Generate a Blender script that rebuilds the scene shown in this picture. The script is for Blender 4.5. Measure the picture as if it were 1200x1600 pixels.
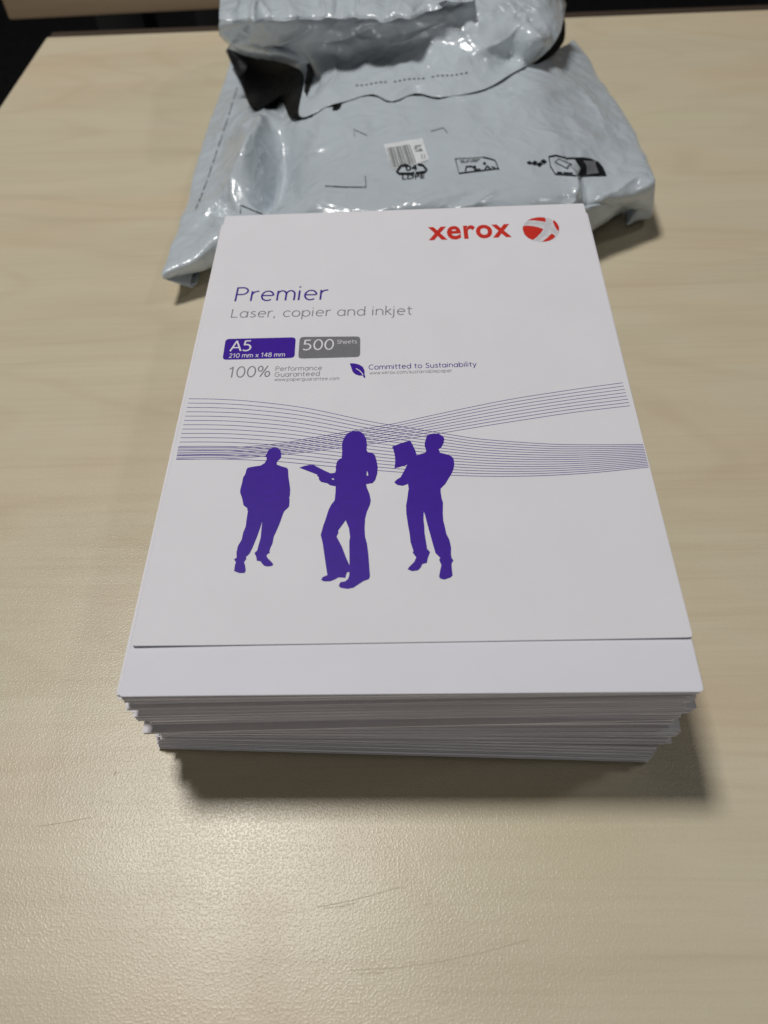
import bpy, bmesh, math, random
import numpy as np
from mathutils import Vector, Matrix, noise
from mathutils.bvhtree import BVHTree
from mathutils.geometry import tessellate_polygon

random.seed(7)
for o in list(bpy.data.objects):
    bpy.data.objects.remove(o)
S = bpy.context.scene
COL = S.collection
MM = 0.001

# ------------------------------------------------------------------ camera
# world: x right, y away from the viewer, z up; table top is z = 0, front edge of the printed cover y = 0
F = 1269.63                                            # focal length in pixels of the 1200 x 1600 photograph
R = Matrix(((0.9989769, 0.02170084, 0.03967653),
            (0.00684385, 0.79469611, -0.60696891),
            (-0.04470252, 0.60661946, 0.79373454)))
CAM = Vector((0.0028297, -0.102778, 0.240994))
cd = bpy.data.cameras.new('camera')
cam = bpy.data.objects.new('camera', cd)
COL.objects.link(cam)
M4 = R.to_4x4()
M4.translation = CAM
cam.matrix_world = M4
cd.sensor_fit = 'VERTICAL'
cd.sensor_height = 36.0
cd.sensor_width = 27.0
cd.lens = 36.0 * F / 1600.0
cd.clip_start = 0.01
cd.clip_end = 50
cd.dof.use_dof = True
cd.dof.focus_distance = 0.262
cd.dof.aperture_fstop = 13.0
S.camera = cam

# ------------------------------------------------------------------ light of the room
W = bpy.data.worlds.new('World')
S.world = W
W.use_nodes = True
W.node_tree.nodes['Background'].inputs[0].default_value = (0.93, 0.95, 1.0, 1)
W.node_tree.nodes['Background'].inputs[1].default_value = 0.022

def lamp(name, loc, size, watts, col):
    l = bpy.data.lights.new(name, 'AREA')
    l.shape = 'RECTANGLE'
    l.size, l.size_y = size
    l.energy = watts
    l.color = col
    o = bpy.data.objects.new(name, l)
    COL.objects.link(o)
    o.location = loc
    return o
lamp('ceiling_lamp', (-0.51, 0.57, 2.05), (0.34, 0.34), 26.6, (1.0, 0.972, 0.945))
lamp('ceiling_lamp', (1.50, 0.56, 2.05), (0.20, 0.20), 4.5, (0.97, 0.98, 1.0))
wl = lamp('front_fill', (-0.6, -3.2, 0.42), (1.6, 1.0), 20.5, (1.0, 0.97, 0.95))      # added fill light behind the viewer, brightens the front faces of the stack
wl.rotation_euler = (math.radians(86), 0, 0)

S.view_settings.view_transform = 'Standard'
S.view_settings.look = 'None'
S.view_settings.exposure = 0.22
S.view_settings.gamma = 1.0
S.view_settings.use_curve_mapping = False

# ------------------------------------------------------------------ helpers
def ray(px, py):
    return (R @ Vector(((px - 600) / F, -(py - 800) / F, -1.0)))
def at(px, py, z):
    """photo pixel -> point at height z (mm) above the table"""
    d = ray(px, py)
    return CAM + d * ((z * MM - CAM.z) / d.z)
def to_px(p):
    q = R.transposed() @ (Vector(p) - CAM)
    return 600 + F * q.x / -q.z, 800 - F * q.y / -q.z

def lin(c):
    return tuple(((v / 255) / 12.92 if v / 255 <= .04045 else ((v / 255 + .055) / 1.055) ** 2.4) for v in c)

def mat(name, base, rough=.5, spec=.5):
    m = bpy.data.materials.new(name)
    m.use_nodes = True
    b = m.node_tree.nodes['Principled BSDF']
    b.inputs['Base Color'].default_value = (*base, 1)
    b.inputs['Roughness'].default_value = rough
    b.inputs['Specular IOR Level'].default_value = spec
    return m
def nd(m, t, **kw):
    n = m.node_tree.nodes.new(t)
    for k, v in kw.items():
        setattr(n, k, v)
    return n
def ln(m, a, b):
    m.node_tree.links.new(a, b)
def coords(m, scale, rot=(0, 0, 0)):
    t = nd(m, 'ShaderNodeTexCoord')
    p = nd(m, 'ShaderNodeMapping')
    p.inputs['Scale'].default_value = scale
    p.inputs['Rotation'].default_value = rot
    ln(m, t.outputs['Object'], p.inputs['Vector'])
    return p.outputs['Vector']
def nz(m, vec, scale, detail=4, rough=.5, dist=0):
    n = nd(m, 'ShaderNodeTexNoise')
    n.inputs['Scale'].default_value = scale
    n.inputs['Detail'].default_value = detail
    n.inputs['Roughness'].default_value = rough
    n.inputs['Distortion'].default_value = dist
    ln(m, vec, n.inputs['Vector'])
    return n.outputs['Fac']
def ramp(m, fac, stops):
    r = nd(m, 'ShaderNodeValToRGB')
    e = r.color_ramp.elements
    while len(e) < len(stops):
        e.new(.5)
    for el, (p, c) in zip(e, stops):
        el.position = p
        el.color = (*c, 1) if len(c) == 3 else c
    ln(m, fac, r.inputs['Fac'])
    return r.outputs['Color']
def mix(m, a, b, fac, mode='MIX'):
    n = nd(m, 'ShaderNodeMix', data_type='RGBA', blend_type=mode)
    if isinstance(fac, (int, float)):
        n.inputs[0].default_value = fac
    else:
        ln(m, fac, n.inputs[0])
    ln(m, a, n.inputs[6])
    ln(m, b, n.inputs[7])
    return n.outputs[2]
def bump(m, h, strength, dist, normal=None):
    n = nd(m, 'ShaderNodeBump')
    n.inputs['Strength'].default_value = strength
    n.inputs['Distance'].default_value = dist
    ln(m, h, n.inputs['Height'])
    if normal is not None:
        ln(m, normal, n.inputs['Normal'])
    return n.outputs['Normal']
def bsdf(m):
    return m.node_tree.nodes['Principled BSDF']

# ------------------------------------------------------------------ materials
def make_table_mat():
    m = mat('maple_laminate', (.6, .53, .4), .42, .45)
    b = bsdf(m)
    v = coords(m, (1, 1, 1))
    # long soft grain along x
    g1 = nz(m, coords(m, (2.2, 26, 1)), 1.6, 5, .55, .6)
    c1 = ramp(m, g1, [(.28, (.585, .512, .366)), (.5, (.615, .546, .396)), (.72, (.638, .572, .422))])
    # faint cathedral rings: contour lines of a stretched noise
    ring = nd(m, 'ShaderNodeMath', operation='MULTIPLY')
    ln(m, nz(m, coords(m, (2.4, 11, 1)), 1.1, 2, .4, .2), ring.inputs[0])
    ring.inputs[1].default_value = 75
    sn = nd(m, 'ShaderNodeMath', operation='SINE')
    ln(m, ring.outputs[0], sn.inputs[0])
    c4 = ramp(m, sn.outputs[0], [(.0, (1, 1, 1)), (.55, (1, 1, 1)), (1.0, (.968, .957, .945))])
    c = mix(m, c1, c4, 1.0, 'MULTIPLY')
    # fine fibre streaks
    g2 = nz(m, coords(m, (9, 330, 1)), 1.5, 4, .6, .2)
    c2 = ramp(m, g2, [(.30, (.93, .92, .90)), (.52, (1, 1, 1)), (.75, (1.0, 1.0, 1.0))])
    c = mix(m, c, c2, .75, 'MULTIPLY')
    # pinkish and greenish cloudy figure
    g3 = nz(m, coords(m, (5, 13, 1)), 1.2, 3, .5, .3)
    c3 = ramp(m, g3, [(.34, (1.0, .950, .92)), (.5, (1, 1, 1)), (.66, (.99, 1.0, .98))])
    c = mix(m, c, c3, 1.0, 'MULTIPLY')
    ln(m, c, b.inputs['Base Color'])
    # moulded pebble texture of the laminate
    h = nz(m, v, 1500, 2, .45)
    pk = ramp(m, h, [(.46, (0, 0, 0)), (.74, (1, 1, 1))])
    h2 = nz(m, v, 500, 2, .5)
    n = bump(m, pk, .30, .00013)
    n = bump(m, h2, .03, .0007, n)
    ln(m, n, b.inputs['Normal'])
    r = nz(m, v, 30, 3, .5)
    rr = ramp(m, r, [(.3, (.30,) * 3), (.7, (.36,) * 3)])
    ln(m, rr, b.inputs['Roughness'])
    return m
M_TABLE = make_table_mat()
M_TRIM = mat('dark_brown_edging', (.050, .036, .026), .5, .3)
M_LEG = mat('dark_steel', (.03, .03, .03), .5, .4)
M_FLOOR = mat('dark_carpet', (.012, .012, .013), .95, .1)
ln(M_FLOOR, ramp(M_FLOOR, nz(M_FLOOR, coords(M_FLOOR, (1, 1, 1)), 60, 5, .7), [(.3, (.006, .006, .006)), (.7, (.018, .018, .019))]), bsdf(M_FLOOR).inputs['Base Color'])
M_BOARD = mat('brown_board', (.20, .135, .085), .55, .3)
ln(M_BOARD, ramp(M_BOARD, nz(M_BOARD, coords(M_BOARD, (3, 60, 60)), 1.5, 5, .6, .4), [(.25, (.40, .28, .17)), (.75, (.52, .39, .25))]), bsdf(M_BOARD).inputs['Base Color'])

def paper_mat(name, base, sub=.0):
    m = mat(name, base, .62, .28)
    v = coords(m, (1, 1, 1))
    n = nz(m, v, 55, 4, .55)
    c = ramp(m, n, [(.3, tuple(x * .972 for x in base)), (.7, base)])
    ln(m, c, bsdf(m).inputs['Base Color'])
    h = nz(m, v, 1600, 3, .6)
    nn = bump(m, h, .06, .0004)
    h2 = nz(m, v, 22, 2, .5)
    nn = bump(m, h2, .12, .0012, nn)
    ln(m, nn, bsdf(m).inputs['Normal'])
    return m
M_COVER = paper_mat('white_card', (.780, .778, .812))
M_SHEET = paper_mat('copier_paper', (.765, .768, .825))
M_BUNDLE = paper_mat('copier_paper_edges', (.79, .775, .80))
def ink(name, rgb, r=.5):
    m = mat(name, rgb, r, .22)
    n = nz(m, coords(m, (1, 1, 1)), 420, 3, .6)
    c = ramp(m, n, [(.32, tuple(x * .93 for x in rgb)), (.68, tuple(min(1, x * 1.06) for x in rgb))])
    ln(m, c, bsdf(m).inputs['Base Color'])
    return m
M_PURPLE = ink('purple_ink', (.046, .006, .315))
M_DPURPLE = ink('thin_purple_ink', (.060, .020, .28))
M_GREYINK = ink('grey_ink', (.25, .25, .265))
M_GREYBOX = ink('grey_box_ink', (.185, .187, .20))
M_RED = ink('red_ink', (.60, .030, .018))
M_SILVER = ink('silver_ink', (.66, .66, .69))
M_STRIPE = ink('stripe_grey_ink', (.42, .42, .45))
M_WHITEINK = ink('white_ink', (.79, .78, .80))
M_BLACKINK = ink('black_print', (.012, .013, .016), .35)
M_GREYPRINT = ink('grey_print', (.16, .165, .175), .4)
M_LABEL = ink('pale_label', (.70, .72, .74), .5)

def film(name, base, rough):
    m = mat(name, base, rough, .55)
    b = bsdf(m)
    v = coords(m, (1, 1, 1))
    n = nz(m, v, 14, 4, .6)
    c = ramp(m, n, [(.3, tuple(x * .95 for x in base)), (.7, tuple(min(1, x * 1.03) for x in base))])
    ln(m, c, b.inputs['Base Color'])
    vo = nd(m, 'ShaderNodeTexVoronoi', feature='DISTANCE_TO_EDGE')
    vo.inputs['Scale'].default_value = 75
    w = nd(m, 'ShaderNodeVectorMath', operation='ADD')
    nn = nd(m, 'ShaderNodeTexNoise')
    nn.inputs['Scale'].default_value = 26
    ln(m, v, nn.inputs['Vector'])
    sc = nd(m, 'ShaderNodeVectorMath', operation='SCALE')
    sc.inputs['Scale'].default_value = .05
    ln(m, nn.outputs['Color'], sc.inputs[0])
    ln(m, v, w.inputs[0])
    ln(m, sc.outputs[0], w.inputs[1])
    ln(m, w.outputs[0], vo.inputs['Vector'])
    inv = nd(m, 'ShaderNodeMath', operation='MULTIPLY')
    inv.inputs[1].default_value = -1
    ln(m, vo.outputs['Distance'], inv.inputs[0])
    h1 = bump(m, inv.outputs[0], .24, .0045)
    h2 = bump(m, nz(m, v, 60, 3, .5, .8), .22, .0022, h1)
    h3 = bump(m, nz(m, v, 330, 2, .6), .12, .0006, h2)
    ln(m, h3, b.inputs['Normal'])
    return m
M_FILM = film('grey_poly_film', (.520, .580, .622), .21)
M_INNER = film('black_poly_film', (.005, .0052, .006), .55)
bsdf(M_INNER).inputs['Specular IOR Level'].default_value = .2

# ------------------------------------------------------------------ mesh helpers
def tag(o, label=None, cat=None, group=None, kind=None):
    for k, v in (('label', label), ('category', cat), ('group', group), ('kind', kind)):
        if v:
            o[k] = v
    return o
def empty(name, loc=(0, 0, 0)):
    o = bpy.data.objects.new(name, None)
    o.empty_display_size = .02
    COL.objects.link(o)
    o.location = loc
    return o
def child(o, parent):
    o.parent = parent
    o.matrix_parent_inverse = Matrix.Translation(-Vector(parent.location))
def mesh_obj(name, verts, faces, m, parent=None, smooth=False):
    me = bpy.data.meshes.new(name)
    me.from_pydata([tuple(v) for v in verts], [], faces)
    me.materials.append(m)
    if smooth:
        me.polygons.foreach_set('use_smooth', [True] * len(me.polygons))
    me.update()
    o = bpy.data.objects.new(name, me)
    COL.objects.link(o)
    if parent:
        child(o, parent)
    return o
def box_geo(x0, x1, y0, y1, z0, z1):
    v = [(x0, y0, z0), (x1, y0, z0), (x1, y1, z0), (x0, y1, z0), (x0, y0, z1), (x1, y0, z1), (x1, y1, z1), (x0, y1, z1)]
    f = [(3, 2, 1, 0), (4, 5, 6, 7), (0, 1, 5, 4), (1, 2, 6, 5), (2, 3, 7, 6), (3, 0, 4, 7)]
    return v, f
def prism(name, pts, z0, z1, m, parent, bev=0.0):
    bm = bmesh.new()
    a = [bm.verts.new((p[0], p[1], z0)) for p in pts]
    b = [bm.verts.new((p[0], p[1], z1)) for p in pts]
    n = len(pts)
    bm.faces.new(a[::-1])
    bm.faces.new(b)
    for i in range(n):
        bm.faces.new((a[i], a[(i + 1) % n], b[(i + 1) % n], b[i]))
    if bev:
        bmesh.ops.bevel(bm, geom=bm.edges[:], offset=bev, segments=2, affect='EDGES', profile=.5)
    me = bpy.data.meshes.new(name)
    bm.to_mesh(me)
    bm.free()
    me.materials.append(m)
    o = bpy.data.objects.new(name, me)
    COL.objects.link(o)
    if parent:
        child(o, parent)
    return o

# ------------------------------------------------------------------ floor, table, desk behind
FLOOR_Z = -.73
v, f = box_geo(-3, 3, -2, 4, FLOOR_Z - .02, FLOOR_Z)
tag(mesh_obj('floor', v, f, M_FLOOR), 'dark carpeted floor below the table', kind='structure')

table = tag(empty('table', (0, .1, FLOOR_Z)), 'pale maple laminate table under the paper stack and the mailing bag', 'table')
tl, tr = (-.2497, .5085), (.62, .4935)            # seam between the top and the dark rear edging
fl, fr = (-.292, -.60), (.58, -.62)
prism('table_top', [fl, fr, tr, tl], -.025, 0, M_TABLE, table)
dx, dy = tr[0] - tl[0], tr[1] - tl[1]
prism('rear_edging', [(tl[0] - .0002, tl[1] + .0004), (tr[0], tr[1] + .0004), (tr[0] + .0004, tr[1] + .0115), (tl[0] + .0002, tl[1] + .0115)], -.025, -.0006, M_TRIM, table, .0015)
for x, y in ((-.21, -.5), (.52, -.5), (-.2, .45), (.54, .44)):
    prism('leg', [(x - .02, y - .02), (x + .02, y - .02), (x + .02, y + .02), (x - .02, y + .02)], FLOOR_Z, -.0252, M_LEG, table)
# scratches and specks worn into the laminate
M_SCR = mat('scratch_wear', (.55, .485, .345), .6, .4)
def stroke_geo(pts, w, zf, closed=False):
    """ribbon along pts (3-D points); w in metres"""
    P = [Vector(p) for p in pts]
    vs, fs = [], []
    n = len(P)
    for i in range(n):
        a = P[(i - 1) % n] if (closed or i > 0) else P[i]
        b = P[(i + 1) % n] if (closed or i < n - 1) else P[i]
        d = (b - a)
        d.z = 0
        if d.length < 1e-9:
            d = Vector((1, 0, 0))
        d.normalize()
        q = Vector((-d.y, d.x, 0)) * (w / 2)
        vs += [P[i] + q, P[i] - q]
    for i in range(n if closed else n - 1):
        j = (i + 1) % n
        fs.append((2 * i, 2 * i + 1, 2 * j + 1, 2 * j))
    if zf:
        vs = [zf(p) for p in vs]
    return vs, fs
for pts, w in (([(497, 1417), (540, 1409), (585, 1398), (628, 1385)], .00017), ([(548, 1516), (620, 1512), (690, 1502), (760, 1487), (828, 1467)], .00017),
               ([(60, 1291), (100, 1285), (142, 1277)], .00017), ([(178, 1211), (180, 1207), (182, 1206)], .0006),
               ([(505, 1420), (530, 1416), (556, 1411)], .00015), ([(560, 1522), (600, 1519)], .00015)):
    p3 = [at(x, y, .06) for x, y in pts]
    v, f = stroke_geo(p3, w, None)
    mesh_obj('scratch', v, f, M_SCR, table)

desk = tag(empty('desk', (0, .7, FLOOR_Z)), 'brown wooden desk standing behind the pale table', 'desk')
bl, br = at(14, 32.5, 0), at(340, 15.5, 0)
u = (br - bl).normalized()
w = Vector((-u.y, u.x, 0))
pts = [bl, bl + u * 1.2, bl + u * 1.2 + w * .6, bl + w * .6]
prism('desk_top', [(p.x, p.y) for p in pts], 0, .026, M_BOARD, desk, .002)
for a, b in ((.05, .12), (1.12, .12), (.05, .5), (1.12, .5)):
    c = bl + u * a + w * b
    prism('leg', [(c.x - .02, c.y - .02), (c.x + .02, c.y - .02), (c.x + .02, c.y + .02), (c.x - .02, c.y + .02)], FLOOR_Z, -.0002, M_LEG, desk)

# ------------------------------------------------------------------ paper stack
stack = tag(empty('paper_stack', (0, .09, 0)), 'thick stack of loose white paper sheets with uneven edges under the printed cover', 'paper stack')
PW, PL = .1485, .210
rng = random.Random(11)
# (bottom z, top z, x shift of centre, front edge y, turn in degrees, fanning of the front edge and of the ends per mm of height), in mm, bottom to top
B = [(0.0, 1.2, -2.4, -8.0, -.9, .3, .4), (1.2, 8.4, .6, -11.0, -2.15, -.18, .12), (8.4, 9.4, -.8, -8.2, -.5, .5, -.3), (9.4, 14.4, 2.2, -10.2, -1.3, -.30, .35), (14.4, 15.6, -1.2, -8.6, .6, .5, -.4),
     (15.6, 17.4, 2.8, -11.0, -.8, -.5, .6), (17.4, 22.6, -.4, -10.0, -.3, .34, -.30), (22.6, 23.6, -2.8, -12.0, .9, 0, .4), (23.6, 25.4, 1.8, -9.0, -.9, -.5, -.5), (25.4, 31.0, .8, -11.2, .6, .30, .34),
     (31.0, 32.0, -2.6, -9.4, -.6, -.3, .8), (32.0, 34.6, -1.8, -12.2, .5, -.42, -.5), (34.6, 39.8, .6, -11.0, -.5, .26, .16), (39.8, 40.8, -2.0, -12.8, .4, 0, -.3), (40.8, 43.4, -.6, -11.0, .45, -.5, .4), (43.4, 47.0, -.9, -12.8, .2, .22, .2), (47.0, 48.3, -1.2, -13.2, -.1, -.3, 0)]
for (z0, z1, cx, fy, turn, fan, lean) in B:
    vs, fs = [], []
    n = int(round((z1 - z0) / .1))
    for k in range(n):
        jx, jy, jr = rng.gauss(0, .24), rng.gauss(0, .24), rng.gauss(0, .13)
        if rng.random() < .12 and z1 < 45:
            jx += rng.uniform(-.9, .9)
            jy += rng.uniform(-.7, .5)
            jr += rng.uniform(-.3, .3)
        jy -= fan * (.1 * k - (z1 - z0) / 2)
        jx += lean * (.1 * k - (z1 - z0) / 2)
        a = math.radians(turn + jr)
        ca, sa = math.cos(a), math.sin(a)
        zb = (z0 + .1 * k) * MM
        base = len(vs)
        for zz in (zb, zb + .000086):
            for (lx, ly) in ((-PW / 2, 0), (PW / 2, 0), (PW / 2, PL), (-PW / 2, PL)):
                vs.append((lx * ca - (ly - PL / 2) * sa + (cx + jx) * MM, lx * sa + (ly - PL / 2) * ca + PL / 2 + (fy + jy) * MM, zz))
        fs += [tuple(base + i for i in q) for q in ((3, 2, 1, 0), (4, 5, 6, 7), (0, 1, 5, 4), (1, 2, 6, 5), (2, 3, 7, 6), (3, 0, 4, 7))]
    mesh_obj('sheet_bundle', vs, fs, M_BUNDLE, stack)

def bent_sheet(name, corners, zfun, thick, m, parent, r=.0015, nx=48, ny=60):
    """sheet over the quadrilateral corners (BL, BR, TR, TL) with rounded corners and height zfun(s, t)"""
    bl, br, tr, tl = [Vector((c[0], c[1])) for c in corners]
    def P(s, t):
        return (bl * (1 - s) + br * s) * (1 - t) + (tl * (1 - s) + tr * s) * t
    vs, fs = [], []
    wd, ht = (br - bl).length, (tl - bl).length
    for j in range(ny + 1):
        t = j / ny
        t = .5 - .5 * math.cos(math.pi * t)
        for i in range(nx + 1):
            s = i / nx
            s = .5 - .5 * math.cos(math.pi * s)
            # pull the very corners in for a small radius
            ex, ey = min(s, 1 - s) * wd, min(t, 1 - t) * ht
            ss, tt = s, t
            if ex < r and ey < r:
                d = Vector((r - ex, r - ey))
                if d.length > 0:
                    lim = r / max(d.x, d.y) * max(d.x, d.y) / d.length if d.length else 1
                    k = max(d.x, d.y) / d.length
                    nxx, nyy = r - d.x * k, r - d.y * k
                    ss = nxx / wd if s < .5 else 1 - nxx / wd
                    tt = nyy / ht if t < .5 else 1 - nyy / ht
            p = P(ss, tt)
            vs.append((p.x, p.y, zfun(ss, tt)))
    N = len(vs)
    vs += [(a, b, c - thick) for a, b, c in vs]
    W_ = nx + 1
    for j in range(ny):
        for i in range(nx):
            q = (j * W_ + i, j * W_ + i + 1, (j + 1) * W_ + i + 1, (j + 1) * W_ + i)
            fs.append(q)
            fs.append(tuple(N + k for k in q[::-1]))
    rim = [i for i in range(W_)] + [j * W_ + nx for j in range(1, ny + 1)] + [ny * W_ + i for i in range(nx - 1, -1, -1)] + [j * W_ for j in range(ny - 1, 0, -1)]
    for k in range(len(rim)):
        a, b = rim[k], rim[(k + 1) % len(rim)]
        fs.append((a, N + a, N + b, b))
    return mesh_obj(name, vs, fs, m, parent, True)

def nzv(x, y, s, seed=0):
    return noise.noise(Vector((x * s, y * s, seed * 3.7)))
def z_sheet(s, t):
    return (48.70 + .06 * nzv(s, t, 2.0, 5) - .25 * abs(2 * s - 1) ** 4 * (1 - t) ** 6) * MM
a_, b_ = at(184, 1088, 48.6), at(1101, 1080.5, 48.6)
u2 = (b_ - a_).normalized()
w2 = Vector((-u2.y, u2.x, 0))
sheet_c = [a_, b_, b_ + w2 * PL, a_ + w2 * PL]
bent_sheet('top_sheet', sheet_c, z_sheet, .00016, M_SHEET, stack, .0012)

# ------------------------------------------------------------------ printed cover
cover = tag(empty('printed_cover', (0, .1, .049)), 'white printed paper cover with red logo and three purple figures on the paper stack', 'paper cover')
CZ = 49.2
cc = [at(205, 1010, CZ), at(1083, 996, CZ), at(912, 318, CZ), at(352, 338, CZ)]
cbl, cbr, ctr, ctl = [Vector((c.x, c.y)) for c in cc]
def cover_z(s, t):
    # nearly flat: the front edge lifts a little towards both ends, the body has a faint wave
    return (49.00 + .05 * nzv(s, t, 1.8, 2) + (.42 * abs(2 * s - 1.06) ** 3 + .05) * math.exp(-t * 9) + .30 * t) * MM
bent_sheet('card', cc, cover_z, .00012, M_COVER, cover, .0010)
ex, ey = (cbr - cbl), (ctl - cbl)
def cover_st(x, y):
    # inverse of the (almost affine) quadrilateral by a few Newton steps
    s, t = .5, .5
    for _ in range(6):
        p = (cbl * (1 - s) + cbr * s) * (1 - t) + (ctl * (1 - s) + ctr * s) * t
        du = (cbr - cbl) * (1 - t) + (ctr - ctl) * t
        dv = (ctl - cbl) * (1 - s) + (ctr - cbr) * s
        e = Vector((x, y)) - p
        det = du.x * dv.y - du.y * dv.x
        s += (e.x * dv.y - e.y * dv.x) / det
        t += (du.x * e.y - du.y * e.x) / det
    return s, t
def on_cover(p, lift=.05):
    s, t = cover_st(p[0], p[1])
    return Vector((p[0], p[1], cover_z(s, t) + lift * MM))
def cpx(px, py):
    return at(px, py, CZ)

def poly_geo(loops, conv, lift):
    """loops of 3-D points -> triangles laid on the surface by conv"""
    P = [[Vector((p[0], p[1], 0)) for p in lp] for lp in loops]
    tris = tessellate_polygon(P)
    flat = [p for lp in P for p in lp]
    fs = []
    for t in tris:
        a, b, c = [flat[i] for i in t]
        if (b - a).cross(c - a).z < 0:
            t = (t[0], t[2], t[1])
        fs.append(tuple(t))
    return [conv(p, lift) for p in flat], fs
def print_poly(name, loops_px, m, lift=.05):
    v, f = poly_geo([[cpx(*p) for p in lp] for lp in loops_px], on_cover, lift)
    return mesh_obj(name, v, f, m, cover)
def merge(parts):
    vs, fs = [], []
    for v, f in parts:
        n = len(vs)
        vs += list(v)
        fs += [tuple(i + n for i in q) for q in f]
    return vs, fs

def catmull(pts, n):
    P = [Vector(p) for p in pts]
    P = [P[0] * 2 - P[1]] + P + [P[-1] * 2 - P[-2]]
    out = []
    segs = len(P) - 3
    for k in range(n + 1):
        u = k / n * segs
        i = min(int(u), segs - 1)
        t = u - i
        a, b, c, d = P[i:i + 4]
        out.append(.5 * ((2 * b) + (c - a) * t + (2 * a - 5 * b + 4 * c - d) * t * t + (3 * b - a - 3 * c + d) * t ** 3))
    return out
def resample(pts, n):
    """even in x so that two guide curves can be blended"""
    d = catmull([(x, y, 0) for x, y in pts], 160)
    out = []
    x0, x1 = pts[0][0], pts[-1][0]
    j = 0
    for k in range(n + 1):
        x = x0 + (x1 - x0) * k / n
        while j < len(d) - 2 and d[j + 1].x < x:
            j += 1
        a, b = d[j], d[j + 1]
        t = 0 if b.x == a.x else min(1, max(0, (x - a.x) / (b.x - a.x)))
        out.append((x, a.y + (b.y - a.y) * t))
    return out
A_TOP = [(294.8, 622.9), (340, 623.6), (396, 627.2), (478.5, 637.5), (576.7, 658), (640, 668.5), (698.6, 678), (756.7, 686.4), (859, 693.6), (930, 694.8), (1005.2, 694.3)]
A_BOT = [(275, 717.6), (330, 717.0), (371, 717.6), (437, 721), (523, 729), (627, 737.6), (715.7, 742.7), (808, 743.9), (910, 739.6), (1013.8, 729.6)]
B_TOP = [(278, 699), (330, 699), (375, 698.3), (437, 692.5), (481.7, 685), (545, 674), (613, 662.2), (688, 646), (791, 625), (893, 609), (973, 598)]
B_BOT = [(275.5, 716.5), (330, 717), (371, 715.8), (418, 712), (482, 705.5), (545, 697), (592.5, 691.5), (647, 683.5), (695, 675.5), (791, 660), (893, 644.7), (984.5, 633.8)]
def line_bundle(top, bot, count):
    a, b = resample(top, 70), resample(bot, 70)
    for i in range(count):
        q = i / (count - 1)
        pts = [(p[0] * (1 - q) + r[0] * q, p[1] * (1 - q) + r[1] * q) for p, r in zip(a, b)]
        p3 = [cpx(*p) for p in pts]
        v, f = stroke_geo(p3, .00020, lambda p: on_cover(p, .035))
        mesh_obj('printed_line', v, f, M_DPURPLE, cover)
line_bundle(A_TOP, A_BOT, 15)
line_bundle(B_TOP, B_BOT, 8)

def crop(o, s, pts):
    return [(o[0] + x * s, o[1] + y * s) for x, y in pts]
MAN1 = crop((340, 660), .15625, [(560,250),(600,252),(630,280),(636,320),(634,350),(620,368),(605,380),(592,395),(592,420),(640,438),(690,452),(704,468),(708,540),(720,620),(726,670),(722,740),(714,748),(720,760),(716,835),(700,855),(670,882),(655,910),(620,1010),(590,1080),(562,1140),(548,1210),(525,1260),(518,1288),(524,1300),(500,1315),(488,1332),(500,1355),(540,1395),(556,1415),(548,1432),(500,1440),(465,1432),(440,1405),(430,1388),(390,1380),(388,1350),(368,1302),(395,1280),(405,1240),(430,1150),(438,1060),(446,985),(430,1040),(395,1140),(350,1250),(320,1310),(283,1345),(288,1362),(265,1395),(275,1430),(281,1480),(268,1505),(215,1505),(165,1485),(172,1430),(182,1392),(162,1370),(190,1350),(188,1300),(200,1240),(240,1170),(255,1100),(280,1040),(290,960),(302,885),(294,870),(300,860),(258,825),(245,760),(225,700),(226,670),(245,600),(255,545),(275,520),(288,470),(300,452),(360,440),(430,430),(470,405),(488,375),(490,350),(475,335),(490,315),(505,280),(530,258)])
WOMAN = crop((460, 660), .16873, [(600,78),(640,105),(665,150),(672,200),(668,255),(680,275),(720,282),(745,300),(760,350),(772,410),(768,470),(750,530),(725,560),(665,570),(670,600),(695,660),(707,720),(700,760),(670,830),(655,890),(650,980),(655,1060),(672,1120),(685,1220),(693,1330),(700,1420),(690,1450),(640,1468),(590,1500),(545,1530),(490,1540),(430,1530),(410,1512),(425,1478),(470,1470),(495,1450),(505,1425),(510,1385),(490,1385),(480,1405),(472,1438),(410,1433),(370,1455),(330,1470),(270,1470),(247,1455),(262,1430),(305,1412),(298,1370),(285,1280),(262,1120),(243,1040),(265,960),(290,890),(315,810),(340,760),(372,720),(380,650),(382,590),(330,580),(305,562),(250,550),(228,530),(225,505),(210,492),(212,482),(130,450),(45,418),(90,402),(140,392),(180,394),(230,420),(290,450),(335,470),(375,465),(385,440),(382,410),(395,360),(420,335),(438,330),(442,270),(440,200),(455,150),(490,100),(540,80)])
WOMAN_GAP = crop((460, 660), .16873, [(475,905),(505,980),(515,1060),(508,1100),(510,1320),(480,1255),(440,1150),(390,1055),(408,1020),(405,1000)])
WOMAN_ELBOW = crop((460, 660), .16873, [(671,450),(678,455),(684,490),(668,492)])
WOMAN_HAND = crop((460, 660), .16873, [(342,518),(360,515),(370,526),(362,530),(350,526)])
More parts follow.
